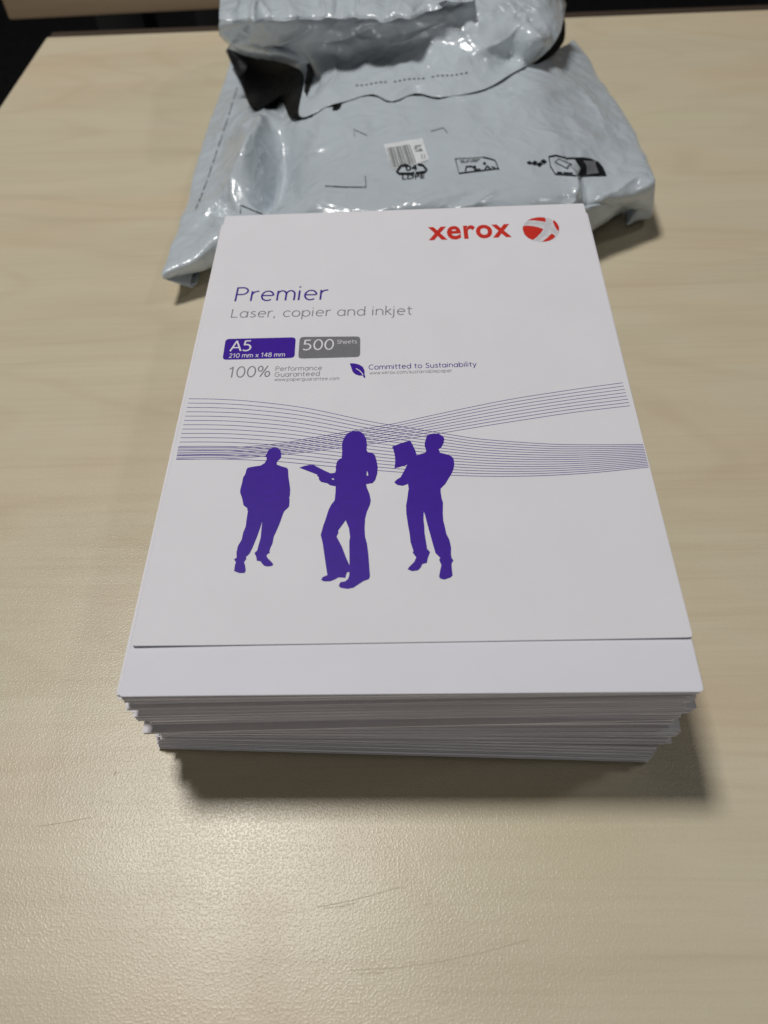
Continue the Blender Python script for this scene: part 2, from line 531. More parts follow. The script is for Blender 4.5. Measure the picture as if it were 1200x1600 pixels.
MAN2 = crop((600, 660), .1625, [(480,105),(530,110),(570,135),(580,160),(572,200),(550,240),(525,258),(540,290),(600,305),(650,325),(670,350),(676,400),(668,450),(645,500),(620,540),(590,590),(545,635),(545,670),(555,730),(567,770),(566,880),(570,940),(585,1000),(600,1070),(630,1130),(645,1200),(645,1270),(650,1300),(668,1325),(650,1355),(652,1400),(660,1470),(640,1490),(580,1510),(540,1500),(530,1480),(540,1420),(552,1370),(530,1320),(540,1300),(495,1255),(470,1170),(440,1060),(415,970),(395,890),(382,855),(380,930),(388,1000),(390,1060),(405,1150),(415,1215),(443,1245),(430,1280),(420,1310),(412,1350),(370,1360),(350,1400),(325,1422),(270,1428),(228,1412),(240,1390),(290,1340),(310,1295),(275,1250),(283,1235),(255,1150),(245,1060),(230,980),(215,880),(212,800),(225,720),(232,660),(238,640),(230,590),(180,608),(130,600),(98,575),(120,550),(160,525),(190,470),(225,405),(160,425),(100,440),(108,380),(105,320),(90,260),(76,232),(160,200),(250,172),(270,205),(300,265),(315,315),(360,300),(400,290),(405,265),(392,230),(390,200),(402,160),(410,130),(440,112)])
print_poly('printed_figure', [MAN1], M_PURPLE, .06)['label'] = 'purple silhouette in a suit with hands in pockets'
print_poly('printed_figure', [WOMAN, WOMAN_GAP, WOMAN_ELBOW, WOMAN_HAND], M_PURPLE, .06)['label'] = 'purple silhouette with long hair holding an open folder'
print_poly('printed_figure', [MAN2], M_PURPLE, .06)['label'] = 'purple silhouette holding up a sheet of paper'

# ---- lettering
def text_mesh(s, weight=0.0, spacing=1.0):
    c = bpy.data.curves.new('lettering', 'FONT')
    c.body = s
    c.offset = weight
    c.space_character = spacing
    c.resolution_u = 4
    o = bpy.data.objects.new('lettering', c)
    COL.objects.link(o)
    dg = bpy.context.evaluated_depsgraph_get()
    dg.update()
    me = o.evaluated_get(dg).to_mesh()
    vs = [tuple(v.co) for v in me.vertices]
    fs = [tuple(p.vertices) for p in me.polygons]
    o.evaluated_get(dg).to_mesh_clear()
    bpy.data.objects.remove(o)
    bpy.data.curves.remove(c)
    return vs, fs
def ref_height(ch):
    v, _ = text_mesh(ch)
    return max(p[1] for p in v)
CAPH, XH = ref_height('H'), ref_height('x')
def lettering(name, s, p0, p1, top, m, parent=cover, conv=None, topx=None, lift=.05, weight=0.0, spacing=1.0, ref=None, to3=None):
    """baseline from p0 to p1 (photo pixels), height of a capital (or of x) up to pixel row top above p0"""
    to3 = to3 or cpx
    conv = conv or on_cover
    v, f = text_mesh(s, weight, spacing)
    x0, x1 = min(p[0] for p in v), max(p[0] for p in v)
    a, b = Vector(to3(*p0)), Vector(to3(*p1))
    X = (b - a)
    c = Vector(to3(p0[0] if topx is None else topx, top))
    n = Vector((-X.y, X.x, 0)).normalized()
    H = n * (c - a).dot(n)
    h = ref or CAPH
    vs = [conv(a + X * ((p[0] - x0) / (x1 - x0)) + H * (p[1] / h), lift) for p in v]
    return mesh_obj(name, vs, f, m, parent)

lettering('brand_lettering', 'xerox', (669.8, 374.8), (799.6, 369.6), 356.4, M_RED, weight=.026, ref=XH, spacing=1.08)
# thin humanist lettering drawn stroke by stroke (height of x = 1, of a capital = 1.42)
def arc(cx, cy, rx, ry, a0, a1):
    n = max(5, int(abs(a1 - a0) / 12))
    return [(cx + rx * math.cos(math.radians(a0 + (a1 - a0) * i / n)), cy + ry * math.sin(math.radians(a0 + (a1 - a0) * i / n))) for i in range(n + 1)]
def smooth(pts):
    return [(p.x, p.y) for p in catmull([(x, y, 0) for x, y in pts], 7 * (len(pts) - 1))]
STEM = [(.08, 0), (.08, 1)]
DOT = [(.08, 1.29), (.08, 1.41)]
GLYPH = {
 'P': (.92, [[(.08, 0), (.08, 1.42)], [(.08, 1.38)] + arc(.42, 1.03, .38, .35, 90, -90) + [(.08, .68)]]),
 'r': (.56, [STEM, arc(.46, .56, .38, .42, 180, 78)]),
 'e': (.96, [[(.10, .53), (.85, .53)], arc(.48, .50, .38, .48, 4, 312)]),
 'm': (1.32, [STEM, arc(.36, .62, .28, .36, 180, 0) + [(.64, 0)], arc(.92, .62, .28, .36, 180, 0) + [(1.20, 0)]]),
 'n': (.88, [STEM, arc(.42, .60, .34, .38, 180, 0) + [(.76, 0)]]),
 'h': (.88, [[(.08, 0), (.08, 1.5)], arc(.42, .60, .34, .38, 180, 0) + [(.76, 0)]]),
 'i': (.26, [STEM, DOT]), 'l': (.26, [[(.08, 0), (.08, 1.5)]]),
 'j': (.28, [[(.10, 1), (.10, -.2)] + arc(-.10, -.2, .2, .22, 0, -95), [(.10, 1.29), (.10, 1.41)]]),
 'L': (.80, [[(.08, 1.42), (.08, 0)], [(.08, .05), (.72, .05)]]),
 'a': (.95, [arc(.44, .49, .37, .48, 0, 360), [(.82, 1), (.82, 0)]]),
 'd': (.95, [arc(.44, .49, .37, .48, 0, 360), [(.82, 1.5), (.82, 0)]]),
 'p': (.96, [arc(.47, .49, .38, .48, 0, 360), [(.08, 1), (.08, -.45)]]),
 'b': (.96, [arc(.47, .49, .38, .48, 0, 360), [(.08, 1.5), (.08, 0)]]),
 'g': (.95, [arc(.44, .49, .37, .48, 0, 360), [(.82, 1), (.82, -.12)] + arc(.44, -.12, .38, .32, 0, -140)]),
 'o': (.96, [arc(.48, .49, .39, .48, 0, 360)]),
 'c': (.80, [arc(.48, .49, .39, .48, 48, 312)]),
 's': (.70, [smooth([(.60, .88), (.36, .97), (.13, .78), (.30, .56), (.50, .45), (.62, .24), (.38, .03), (.08, .12)])]),
 'k': (.70, [[(.08, 0), (.08, 1.5)], [(.60, 1), (.10, .50)], [(.22, .60), (.68, 0)]]),
 't': (.58, [[(.22, 1.32), (.22, .27)] + arc(.44, .27, .22, .24, 180, 278), [(.02, .96), (.54, .96)]]),
 'u': (.86, [[(.08, 1)] + arc(.42, .38, .34, .36, 180, 360) + [(.76, 1)], [(.76, .4), (.76, 0)]]),
 'y': (.78, [[(.04, 1), (.40, .02)], [(.76, 1), (.32, -.28), (.08, -.42)]]),
 'w': (1.12, [[(.03, 1), (.30, 0)], [(.30, 0), (.56, .95)], [(.56, .95), (.82, 0)], [(.82, 0), (1.09, 1)]]),
 'x': (.76, [[(.04, 1), (.70, 0)], [(.70, 1), (.04, 0)]]),
 'f': (.50, [[(.2, 0), (.2, 1.2)] + arc(.42, 1.2, .22, .27, 180, 80), [(.02, .96), (.48, .96)]]),
 ',': (.30, [[(.12, .10), (.04, -.22)]]), '.': (.24, [[(.1, 0), (.1, .12)]]), '/': (.54, [[(.02, -.2), (.5, 1.5)]]), ' ': (.42, []),
 'A': (1.04, [[(.02, 0), (.52, 1.42)], [(.52, 1.42), (1.02, 0)], [(.22, .48), (.82, .48)]]),
 '5': (.90, [[(.70, 1.37), (.20, 1.37)], [(.20, 1.40), (.16, .76)], arc(.36, .44, .40, .42, 120, -135)]),
 '0': (.94, [arc(.46, .71, .38, .69, 0, 360)]), '1': (.66, [[(.06, 1.10), (.38, 1.38)], [(.38, 1.42), (.38, 0)]]),
 '2': (.88, [smooth([(.10, 1.18), (.25, 1.36), (.55, 1.36), (.70, 1.06), (.52, .64), (.10, .05)]), [(.08, .05), (.76, .05)]]),
 '4': (.92, [[(.62, 0), (.62, 1.42)], [(.62, 1.40), (.06, .42)], [(.06, .42), (.84, .42)]]),
 '8': (.88, [arc(.44, 1.05, .29, .33, 0, 360), arc(.44, .37, .36, .36, 0, 360)]),
 '%': (1.30, [arc(.28, 1.06, .22, .33, 0, 360), arc(1.0, .34, .22, .33, 0, 360), [(.97, 1.42), (.31, 0)]]),
 'S': (.88, [smooth([(.74, 1.27), (.45, 1.38), (.17, 1.20), (.20, .92), (.48, .73), (.74, .50), (.70, .17), (.40, .03), (.08, .14)])]),
 'G': (1.22, [arc(.60, .71, .52, .68, 50, 318), [(1.02, .24), (1.02, .72)], [(1.02, .70), (.68, .70)]]),
 'C': (1.06, [arc(.60, .71, .52, .68, 48, 312)])}
CAPH2 = 1.42
def strokes(name, s, p0, p1, top, m, weight=.11, lift=.05):
    """stroke lettering with the baseline p0-p1 (photo pixels) and capitals up to pixel row top above p0"""
    x = 0
    ribs = []
    for ch in s:
        adv, paths = GLYPH[ch]
        for p in paths:
            v, f = stroke_geo([(a + x, b, 0) for a, b in p], weight, None)
            ribs.append((v, f))
        x += adv + .10
    allx = [q.x for v, f in ribs for q in v]
    x0, x1 = min(allx), max(allx)
    a, b = cpx(*p0), cpx(*p1)
    X = b - a
    n = Vector((-X.y, X.x, 0)).normalized()
    H = n * (cpx(p0[0], top) - a).dot(n)
    parts = []
    for k_, (v, f) in enumerate(ribs):
        parts.append(([on_cover(a + X * ((q.x - x0) / (x1 - x0)) + H * (q.y / CAPH2), lift + .004 * (k_ % 4)) for q in v], f))
    v, f = merge(parts)
    return mesh_obj(name, v, f, m, cover)
strokes('title_lettering', 'Premier', (366, 470.9), (511.5, 468.2), 449.4, M_DPURPLE, .125)
strokes('subtitle_lettering', 'Laser, copier and inkjet', (360.3, 496.3), (644, 491.5), 483.0, M_GREYINK, .115)

def rounded(q, r):
    P = [cpx(*p) for p in q]
    out = []
    n = 4
    for i in range(n):
        a, b, c = P[i - 1], P[i], P[(i + 1) % n]
        d1, d2 = (a - b).normalized(), (c - b).normalized()
        for k in range(6):
            t = k / 5
            s_ = b + d1 * r
            e_ = b + d2 * r
            out.append((s_ * (1 - t) ** 2 + b * 2 * t * (1 - t) + e_ * t * t))
    return out
panels = []
for q, m in (([(352.6, 529.6), (462.2, 526.9), (460.2, 559.0), (347.5, 562.2)], M_PURPLE), ([(468.5, 526.4), (563, 525.6), (562.6, 557.6), (465.8, 560.2)], M_GREYBOX)):
    v, f = poly_geo([rounded(q, .0016)], on_cover, .045)
    panels.append(mesh_obj('printed_panel', v, f, m, cover))
child(strokes('panel_lettering', 'A5', (358.2, 548.9), (391.8, 548.0), 533.0, M_WHITEINK, .16, .075), panels[0])
child(strokes('panel_lettering', '210 mm x 148 mm', (357.5, 559.1), (445, 557.0), 552.6, M_WHITEINK, .17, .075), panels[0])
child(strokes('panel_lettering', '500', (472.6, 547.0), (521.3, 545.9), 531.3, M_WHITEINK, .15, .075), panels[1])
child(strokes('panel_lettering', 'Sheets', (526.6, 537.2), (557.7, 536.5), 531.2, M_WHITEINK, .15, .075), panels[1])
strokes('claim_lettering', '100%', (355.8, 590.0), (421.6, 588.0), 573.4, M_GREYINK, .13)
strokes('claim_lettering', 'Performance', (430, 579.5), (503, 577.9), 572.7, M_GREYINK, .14)
strokes('claim_lettering', 'Guaranteed', (428.6, 588.6), (499.3, 586.8), 581.7, M_GREYINK, .14)
strokes('web_lettering', 'www.paperguarantee.com', (428.2, 595.3), (530, 593.3), 590.3, M_GREYINK, .13)
strokes('claim_lettering', 'Committed to Sustainability', (575.9, 577.2), (745, 572.3), 569.9, M_DPURPLE, .15)
strokes('web_lettering', 'www.xerox.com/sustainablepaper', (577, 584.9), (706.5, 581.3), 580.0, M_GREYINK, .13)
leaf = print_poly('leaf_mark', [crop((340, 510), .35, [(590, 164), (612, 165), (632, 170), (648, 180), (656, 196), (656, 212), (660, 229), (653, 229), (648, 219), (632, 219), (614, 213), (603, 202), (597, 185)])], M_PURPLE)
v, f = stroke_geo([cpx(*p) for p in crop((340, 510), .35, [(618, 188), (632, 196), (643, 207), (650, 217)])], .00032, lambda p: on_cover(p, .08))
mesh_obj('leaf_vein', v, f, M_WHITEINK, leaf)

# ---- round emblem
def ecrop(pts):
    return crop((650, 325), .20833, pts)
disc = [(937 + 139 * math.cos(a) + 4 * math.sin(a), 163 - 92.5 * math.sin(a) + 8 * math.cos(a)) for a in [i * math.pi / 24 for i in range(48)]]
ball = print_poly('emblem_ball', [ecrop(disc)], M_SILVER, .045)
for pts in ([(799, 158), (803, 138), (830, 134), (870, 137), (915, 146), (955, 160), (938, 188), (908, 219), (876, 243), (840, 226), (812, 198)],
            [(836, 96), (870, 80), (920, 71), (962, 73), (972, 84), (973, 107), (930, 100), (880, 95)],
            [(1030, 91), (1055, 112), (1073, 142), (1072, 178), (1052, 160), (1036, 130), (1026, 105)],
            [(1017, 193), (1046, 212), (1032, 230), (1000, 247), (970, 254), (945, 255), (985, 225)]):
    child(print_poly('emblem_patch', [ecrop(pts)], M_RED, .075), ball)
for pts in ([(1012, 84), (1008, 130), (985, 175), (950, 215), (915, 245)], [(998, 80), (994, 128), (970, 172), (935, 212), (898, 243)], [(984, 78), (982, 126), (958, 168)],
            [(812, 124), (860, 118), (920, 122), (975, 136)], [(818, 115), (865, 108), (925, 112), (978, 122)], [(1000, 160), (1030, 175), (1058, 200)], [(1005, 145), (1040, 165), (1066, 188)]):
    v, f = stroke_geo([cpx(*p) for p in [(q.x, q.y) for q in catmull([(a, b, 0) for a, b in ecrop(pts)], 14)]], .00018, lambda p: on_cover(p, .08))
    mesh_obj('emblem_stripe', v, f, M_STRIPE, ball)

# ------------------------------------------------------------------ crumpled mailing bag
bag = tag(empty('mailing_bag', (0, .32, 0)), 'crumpled grey plastic mailing bag torn open at its top, lying behind the paper stack', 'mailing bag')

def cr(P, t):
    """Catmull-Rom along axis 0 of array P (n, ...) at parameters t in 0..n-1"""
    n = P.shape[0]
    E = np.concatenate([[2 * P[0] - P[1]], P, [2 * P[-1] - P[-2]]])
    i = np.minimum(t.astype(int), n - 2)
    u = (t - i).reshape((-1,) + (1,) * (P.ndim - 1))
    a, b, c, d = E[i], E[i + 1], E[i + 2], E[i + 3]
    return .5 * (2 * b + (c - a) * u + (2 * a - 5 * b + 4 * c - d) * u ** 2 + (3 * b - a - 3 * c + d) * u ** 3)
def patch(G, nv, nu):
    """dense grid from control grid G (rows, cols, 3)"""
    A = cr(G, np.linspace(0, G.shape[0] - 1, nv))
    B_ = cr(np.swapaxes(A, 0, 1), np.linspace(0, G.shape[1] - 1, nu))
    return np.swapaxes(B_, 0, 1)
def normals(D):
    du = np.gradient(D, axis=1)
    dv = np.gradient(D, axis=0)
    n = np.cross(du, dv)
    return n / (np.linalg.norm(n, axis=2, keepdims=True) + 1e-12)
def project(D):
    q = (D.reshape(-1, 3) - np.array(CAM)) @ np.array(R)
    return np.stack([600 + F * q[:, 0] / -q[:, 2], 800 - F * q[:, 1] / -q[:, 2]], 1).reshape(D.shape[0], D.shape[1], 2)
def creases(XY, segs):
    """sum of sharp-crested folds; segs: (x0, y0, x1, y1, height mm, width px)"""
    h = np.zeros(XY.shape[:2])
    for x0, y0, x1, y1, amp, wd in segs:
        d = np.array([x1 - x0, y1 - y0], float)
        L = np.linalg.norm(d)
        d /= L
        r = XY - np.array([x0, y0])
        s = (r @ d) / L
        off = r @ np.array([-d[1], d[0]])
        off = off + 5 * np.sin(s * 5 + x0)
        tp = np.clip(s, 0, 1)
        tp = np.where((s > 0) & (s < 1), np.sin(np.pi * tp) ** .7, 0)
        h += amp * tp * np.exp(-np.abs(off) / wd)
    return h
def saw(XY, path, amp, wr, wl, wfar):
    """sharp ridge along path (pixels) that drops steeply on its right side into a dent"""
    P = np.array(path, float)
    best = np.full(XY.shape[:2], 1e9)
    off = np.zeros(XY.shape[:2])
    par = np.zeros(XY.shape[:2])
    for i in range(len(P) - 1):
        d = P[i + 1] - P[i]
        L = np.linalg.norm(d)
        d = d / L
        r = XY - P[i]
        t = np.clip(r @ d, 0, L)
        dist = np.linalg.norm(r - t[..., None] * d, axis=2)
        sg = np.sign(r @ np.array([-d[1], d[0]]))
        k_ = dist < best
        best = np.where(k_, dist, best)
        off = np.where(k_, dist * sg, off)
        par = np.where(k_, (i + t / L) / (len(P) - 1), par)
    a = amp * np.sin(np.pi * np.clip(par, .02, .98)) ** .6
    h = np.where(off < 0, np.exp(off / wl), np.where(off < wr, 1 - 2.6 * off / wr, -1.6 * np.exp(-(off - wr) / wfar)))
    return a * h
def crumple(D, seed, big, fine):
    """film crumple: facets between creases plus soft waves, in mm"""
    h = np.zeros(D.shape[:2])
    for j in range(D.shape[0]):
        for i in range(D.shape[1]):
            x, y, z = D[j, i]
            p = Vector((x * 1000, y * 1000, z * 400 + seed * 57))
            wv = noise.noise_vector(p / 38) * 12
            dd, _ = noise.voronoi((p + wv) / 34)
            d2, _ = noise.voronoi((p * 1.0 + wv * 1.4 + Vector((40, 9, 3))) / 13)
            d3, _ = noise.voronoi((p + wv * .8 + Vector((7, 71, 5))) / Vector((7.5, 7.5, 7.5)).x)
            amp = .55 + .9 * max(0, noise.noise(p / 30 + Vector((3, 8, 1))) + .25)
            h[j, i] = big * (.5 - (dd[1] - dd[0]) * 1.5 + noise.noise(p / 45) * .7) + amp * fine * (.45 - (d2[1] - d2[0]) * 1.5) + amp * fine * .45 * (.4 - (d3[1] - d3[0]) * 1.3)
    return h
def sheet_obj(name, D, m_out, m_in, thick=.00022):
    nv, nu = D.shape[:2]
    vs = [tuple(p) for p in D.reshape(-1, 3)]
    fs = [(j * nu + i, j * nu + i + 1, (j + 1) * nu + i + 1, (j + 1) * nu + i) for j in range(nv - 1) for i in range(nu - 1)]
    o = mesh_obj(name, vs, fs, m_out, bag, True)
    o.data.materials.append(m_in)
    md = o.modifiers.new('film_thickness', 'SOLIDIFY')
    md.thickness = thick
    md.offset = -1
    md.material_offset = 1
    md.material_offset_rim = 0
    bv = BVHTree.FromPolygons(vs, fs)
    return o, bv

# front panel: control points (pixel x, pixel y, height in mm), rows from the near fold to the torn mouth
FP = [[(268, 436, 9), (312, 424, 9), (352, 410, 9), (450, 406, 9), (600, 402, 9), (750, 402, 9), (850, 398, 10), (918, 364, 12), (950, 345, 13), (984, 324, 14), (1018, 338, 6)],
      [(254, 428, 15), (303, 405, 18), (350, 378, 20), (450, 370, 25), (600, 366, 27), (750, 362, 27), (850, 352, 26), (915, 345, 22), (952, 328, 22), (988, 310, 23), (1022, 294, 23)],
      [(266, 390, 14), (312, 368, 19), (356, 345, 26), (450, 334, 35), (600, 330, 38), (750, 325, 38), (850, 318, 36), (912, 318, 31), (950, 304, 29), (986, 290, 27), (1020, 275, 24)],
      [(288, 326, 12), (330, 312, 18), (372, 298, 27), (455, 284, 36), (600, 278, 40), (750, 273, 41), (850, 268, 39), (908, 266, 35), (944, 258, 31), (976, 252, 28), (1008, 248, 22)],
      [(309, 255, 10), (348, 243, 15), (388, 235, 27), (470, 230, 37), (600, 222, 42), (750, 217, 43), (850, 213, 41), (900, 211, 36), (932, 206, 31), (960, 202, 27), (987, 200, 19)],
      [(332, 180, 8), (370, 172, 13), (408, 172, 24), (485, 175, 38), (600, 168, 43), (750, 162, 44), (840, 160, 42), (882, 157, 36), (908, 153, 30), (930, 148, 25), (951, 146, 17)],
      [(353, 115, 7), (386, 112, 12), (418, 118, 21), (490, 130, 38), (600, 125, 43), (750, 120, 44), (832, 115, 42), (866, 110, 36), (886, 105, 29), (902, 100, 23), (918, 95, 15)],
      [(362, 82, 8), (393, 80, 13), (428, 88, 21), (495, 98, 36), (600, 95, 41), (750, 92, 42), (832, 88, 40), (856, 83, 34), (872, 78, 28), (884, 72, 22), (895, 64, 15)]]
G = np.array([[list(at(*c)) for c in row] for row in FP])
near = G[0].copy()
near[:, 1] += .014
near[:, 2] = .0012
G = np.concatenate([near[None], G])
lft = G[:, 0].copy()
lft[:, 0] += .010
lft[:, 1] += .004
lft[:, 2] = np.maximum(.0012, lft[:, 2] * .35)
rgt = G[:, -1].copy()
rgt[:, 0] -= .008
rgt[:, 1] += .004
rgt[:, 2] = .0012
G = np.concatenate([lft[:, None], G, rgt[:, None]], axis=1)
D = patch(G, 170, 230)
XY = project(D)
rs = random.Random(5)
SEG = [(336, 218, 402, 178, 4.0, 5), (348, 232, 414, 196, 3.0, 5), (366, 275, 374, 326, 3.4, 5), (440, 262, 530, 212, 3.0, 7), (455, 300, 560, 255, 2.4, 7), (480, 330, 520, 300, 2.4, 6), (620, 320, 700, 306, 2.6, 6), (700, 330, 780, 305, 2.4, 6), (345, 330, 470, 190, 1.6, 9), (330, 300, 420, 215, -2.2, 8), (370, 330, 560, 300, 1.8, 10), (395, 150, 370, 300, 2.4, 12), (420, 190, 470, 320, -2.2, 10), (365, 140, 340, 240, 1.6, 7),
       (300, 290, 350, 370, 1.8, 8), (290, 370, 360, 330, -1.5, 8), (440, 320, 640, 270, 1.5, 12), (520, 170, 560, 250, 1.8, 14), (570, 160, 590, 230, -1.5, 12), (600, 330, 760, 300, 1.6, 10),
       (760, 180, 900, 130, 2.0, 14), (820, 200, 980, 230, 1.6, 14), (880, 260, 910, 335, 2.6, 8), (905, 265, 940, 345, -1.8, 8), (940, 300, 1015, 280, 1.8, 9), (860, 310, 1000, 330, -2.0, 10),
       (700, 200, 740, 160, 1.6, 12), (480, 240, 520, 160, 2.0, 14), (880, 120, 960, 200, 1.8, 12), (770, 150, 860, 165, 1.2, 10), (640, 310, 560, 340, 1.6, 9)]
for _ in range(26):
    x, y, a, L = rs.uniform(330, 990), rs.uniform(110, 360), rs.uniform(0, math.pi), rs.uniform(40, 130)
    SEG.append((x, y, x + L * math.cos(a), y + L * .6 * math.sin(a), rs.uniform(-1.1, 1.1), rs.uniform(5, 12)))
H = creases(XY, SEG) + crumple(D, 1, 1.2, .28)
DENT = saw(XY, [(368, 288), (384, 272), (398, 248), (408, 220), (414, 185)], 13.0, 30, 16, 34)
H -= 8.0 * np.exp(-(((XY[:, :, 0] - 405) / 40) ** 2 + ((XY[:, :, 1] - 122) / 26) ** 2))
H += saw(XY, [(880, 345), (900, 300), (890, 270)], 1.8, 16, 14, 26)
fade = np.clip((D[:, :, 2] * 1000 - 3) / 8, 0, 1)
D = D + normals(D) * (H * fade * MM)[:, :, None]
D[:, :, 2] = np.maximum(D[:, :, 2] + DENT * fade * MM, .0007)
front, bv_front = sheet_obj('front_panel', D, M_FILM, M_FILM)

def hit(px, py, lift=0.0, bv=None):
    d = ray(px, py).normalized()
    loc, n, i, t = (bv or bv_front).ray_cast(CAM, d)
    if loc is None:
        return None
    if n.dot(d) > 0:
        n = -n
    return loc + n * lift * MM if lift else loc
def above(px, py, gap, zdef):
    """point on the sight line a gap (mm) in front of the front panel"""
    d = ray(px, py).normalized()
    loc, n, i, t = bv_front.ray_cast(CAM, d)
    if loc is None:
        return at(px, py, zdef)
    return loc - d * gap * MM

# back panel, flat on the table
O = D[::10]
lo, hi = O[:, :].min(axis=1), O[:, :].max(axis=1)
rows = []
for k in range(10):
    q = k / 9
    y = .240 + q * .17
    a = np.interp(y, [.23, .27, .44], [-.085, -.088, -.080])
    b = np.interp(y, [.23, .27, .44], [.075, .092, .080])
    rows.append([(a + (b - a) * i / 7, y + .002 * math.sin(i * 2.1 + k), .0004 + (.0 if k < 7 else .0)) for i in range(8)])
sheet_obj('back_panel', patch(np.array(rows), 40, 40), M_FILM, M_FILM, .0002)

# folded-over flap of the torn mouth: its free wavy edge lies over the front panel
E0 = [(357, 76), (396, 92), (436, 99), (474, 116), (468, 181), (514, 165), (541, 158), (580, 147), (612, 158), (650, 146), (690, 152), (757, 139), (801, 114), (842, 92), (873, 56), (885, 6)]
E1 = [(360, 70), (398, 80), (438, 86), (484, 100), (500, 140), (530, 140), (555, 134), (590, 126), (620, 130), (652, 124), (698, 124), (752, 112), (795, 92), (832, 68), (862, 42), (880, -4)]
E2 = [(356, 66), (394, 66), (434, 70), (474, 80), (510, 92), (538, 96), (562, 94), (600, 86), (630, 80), (655, 74), (700, 70), (745, 62), (785, 52), (822, 36), (852, 20), (876, -14)]
E3 = [(344, 56), (386, 52), (428, 54), (470, 58), (507, 64), (536, 66), (562, 64), (600, 60), (630, 56), (655, 50), (700, 44), (745, 36), (785, 28), (822, 14), (850, 2), (876, -24)]
E4 = [(343, 38), (386, 34), (428, 34), (470, 34), (507, 34), (536, 34), (562, 33), (600, 34), (630, 33), (655, 28), (700, 16), (745, 6), (785, 0), (822, -10), (850, -18), (878, -36)]
E5 = [(348, 18), (386, 18), (428, 18), (470, 18), (507, 18), (536, 18), (562, 17), (600, 17), (630, 15), (655, 10), (700, -4), (745, -16), (785, -20), (822, -28), (850, -36), (882, -48)]
E6 = [(350 + 35 * i, -30 - i) for i in range(16)]
zr = [(26, 32, 40, 46, 49, 49, 50, 50, 50, 51, 51, 51, 50, 50, 48, 46)]
z1 = [29, 35, 42, 48, 51, 51, 52, 52, 52, 52, 52, 52, 53, 53, 52, 50]
z2 = [36, 40, 43, 44, 44, 44, 45, 46, 48, 51, 53, 55, 56, 57, 56, 54]
z3 = [44, 47, 50, 51, 51, 51, 51, 51, 53, 56, 58, 60, 60, 60, 59, 57]
z4 = [52, 56, 58, 59, 59, 59, 59, 59, 60, 62, 64, 65, 65, 64, 62, 60]
z5 = [54, 58, 60, 61, 61, 61, 61, 61, 62, 63, 65, 66, 66, 66, 64, 62]
z6 = [56, 60, 62, 62, 62, 62, 62, 62, 62, 62, 62, 62, 62, 61, 60, 58]
EG = [7, 8, 7, 6, 5, 2.6, 1.6, 2.2, 1.6, 2.2, 1.6, 2.2, 2.4, 4, 5, 5]
r0 = [above(x, y, g_, z) for (x, y), z, g_ in zip(E0, zr[0], EG)]
r1 = [above(x, y, 7.0, z) for (x, y), z in zip(E1, z1)]
rows = [r0, r1] + [[at(x, y, z) for (x, y), z in zip(e, zz)] for e, zz in ((E2, z2), (E3, z3), (E4, z4), (E5, z5), (E6, z6))]
last = [Vector((p.x * .96, p.y + .020, .022)) for p in rows[-1]]
last2 = [Vector((p.x * .94, p.y + .026, .0012)) for p in rows[-1]]
rows += [last, last2]
GF = np.array([[list(p) for p in r] for r in rows])
DF = patch(GF, 130, 230)
XF = project(DF)
SEGF = [(700, 100, 830, 40, 2.4, 9), (690, 60, 760, 110, -2.0, 9), (760, 30, 860, 70, 1.8, 8), (600, 70, 700, 40, 1.8, 9), (392, 64, 492, 48, 4.5, 8), (480, 70, 600, 40, -2.0, 8), (400, 20, 560, 5, 1.6, 8),
        (640, 20, 760, 5, 1.8, 8), (505, 150, 530, 90, 2.0, 8), (560, 140, 640, 95, 1.6, 10), (820, 20, 845, 80, 1.8, 7), (470, 140, 520, 110, -1.5, 8)]
for _ in range(30):
    x, y, a, L = rs.uniform(350, 880), rs.uniform(-10, 130), rs.uniform(0, math.pi), rs.uniform(30, 90)
    SEGF.append((x, y, x + L * math.cos(a), y + L * .5 * math.sin(a), rs.uniform(-1.4, 1.4), rs.uniform(4, 9)))
HF = creases(XF, SEGF) + crumple(DF, 2, 1.3, .75)
edge = np.clip(np.linspace(0, 12, 130), .15, 1)[:, None]
DF = DF + normals(DF) * (HF * edge * MM)[:, :, None]
DF[:, :, 2] = np.maximum(DF[:, :, 2], .001)
flap, bv_flap = sheet_obj('torn_flap', DF, M_FILM, M_INNER)

# black inner film showing along the torn edge
L0 = [(353, 80), (376, 130), (397, 171), (438, 158), (460, 187), (524, 172), (541, 150), (586, 150), (612, 150), (656, 149), (690, 144), (752, 142), (800, 106), (846, 97), (882, 62), (880, 10)]
L1 = [(x + dx_, y) for (x, y), dx_ in zip(E0, [6, 10, 14, 14, 10, 4, 0, 0, 0, 0, 0, -2, -4, -8, -10, -6])]
L1 = [(x, y - 12) for x, y in L1]
LG = [5, 7, 6, 5, 4] + [1.0] * 11
rows = [[above(x, y, g_ * .8, z) for (x, y), z, g_ in zip(L0, (18, 22, 28, 36, 44, 46, 47, 47, 47, 47, 47, 47, 44, 40, 32, 24), LG)],
        [above(x, y, g_, z) for (x, y), z, g_ in zip([((a[0] + b[0]) / 2, (a[1] + b[1]) / 2) for a, b in zip(L0, L1)], (20, 24, 30, 38, 45, 47, 48, 48, 48, 48, 48, 48, 45, 41, 34, 28), LG)],
        [above(x, y, min(g_ + .4, 5), z) for (x, y), z, g_ in zip(L1, (22, 27, 34, 40, 45, 46, 47, 47, 47, 48, 48, 48, 46, 43, 38, 32), LG)]]
DL = patch(np.array([[list(p) for p in r] for r in rows]), 24, 220)
HL = crumple(DL, 3, .5, .2)
DL = DL + normals(DL) * (HL * MM)[:, :, None]
sheet_obj('inner_lining', DL, M_INNER, M_INNER)

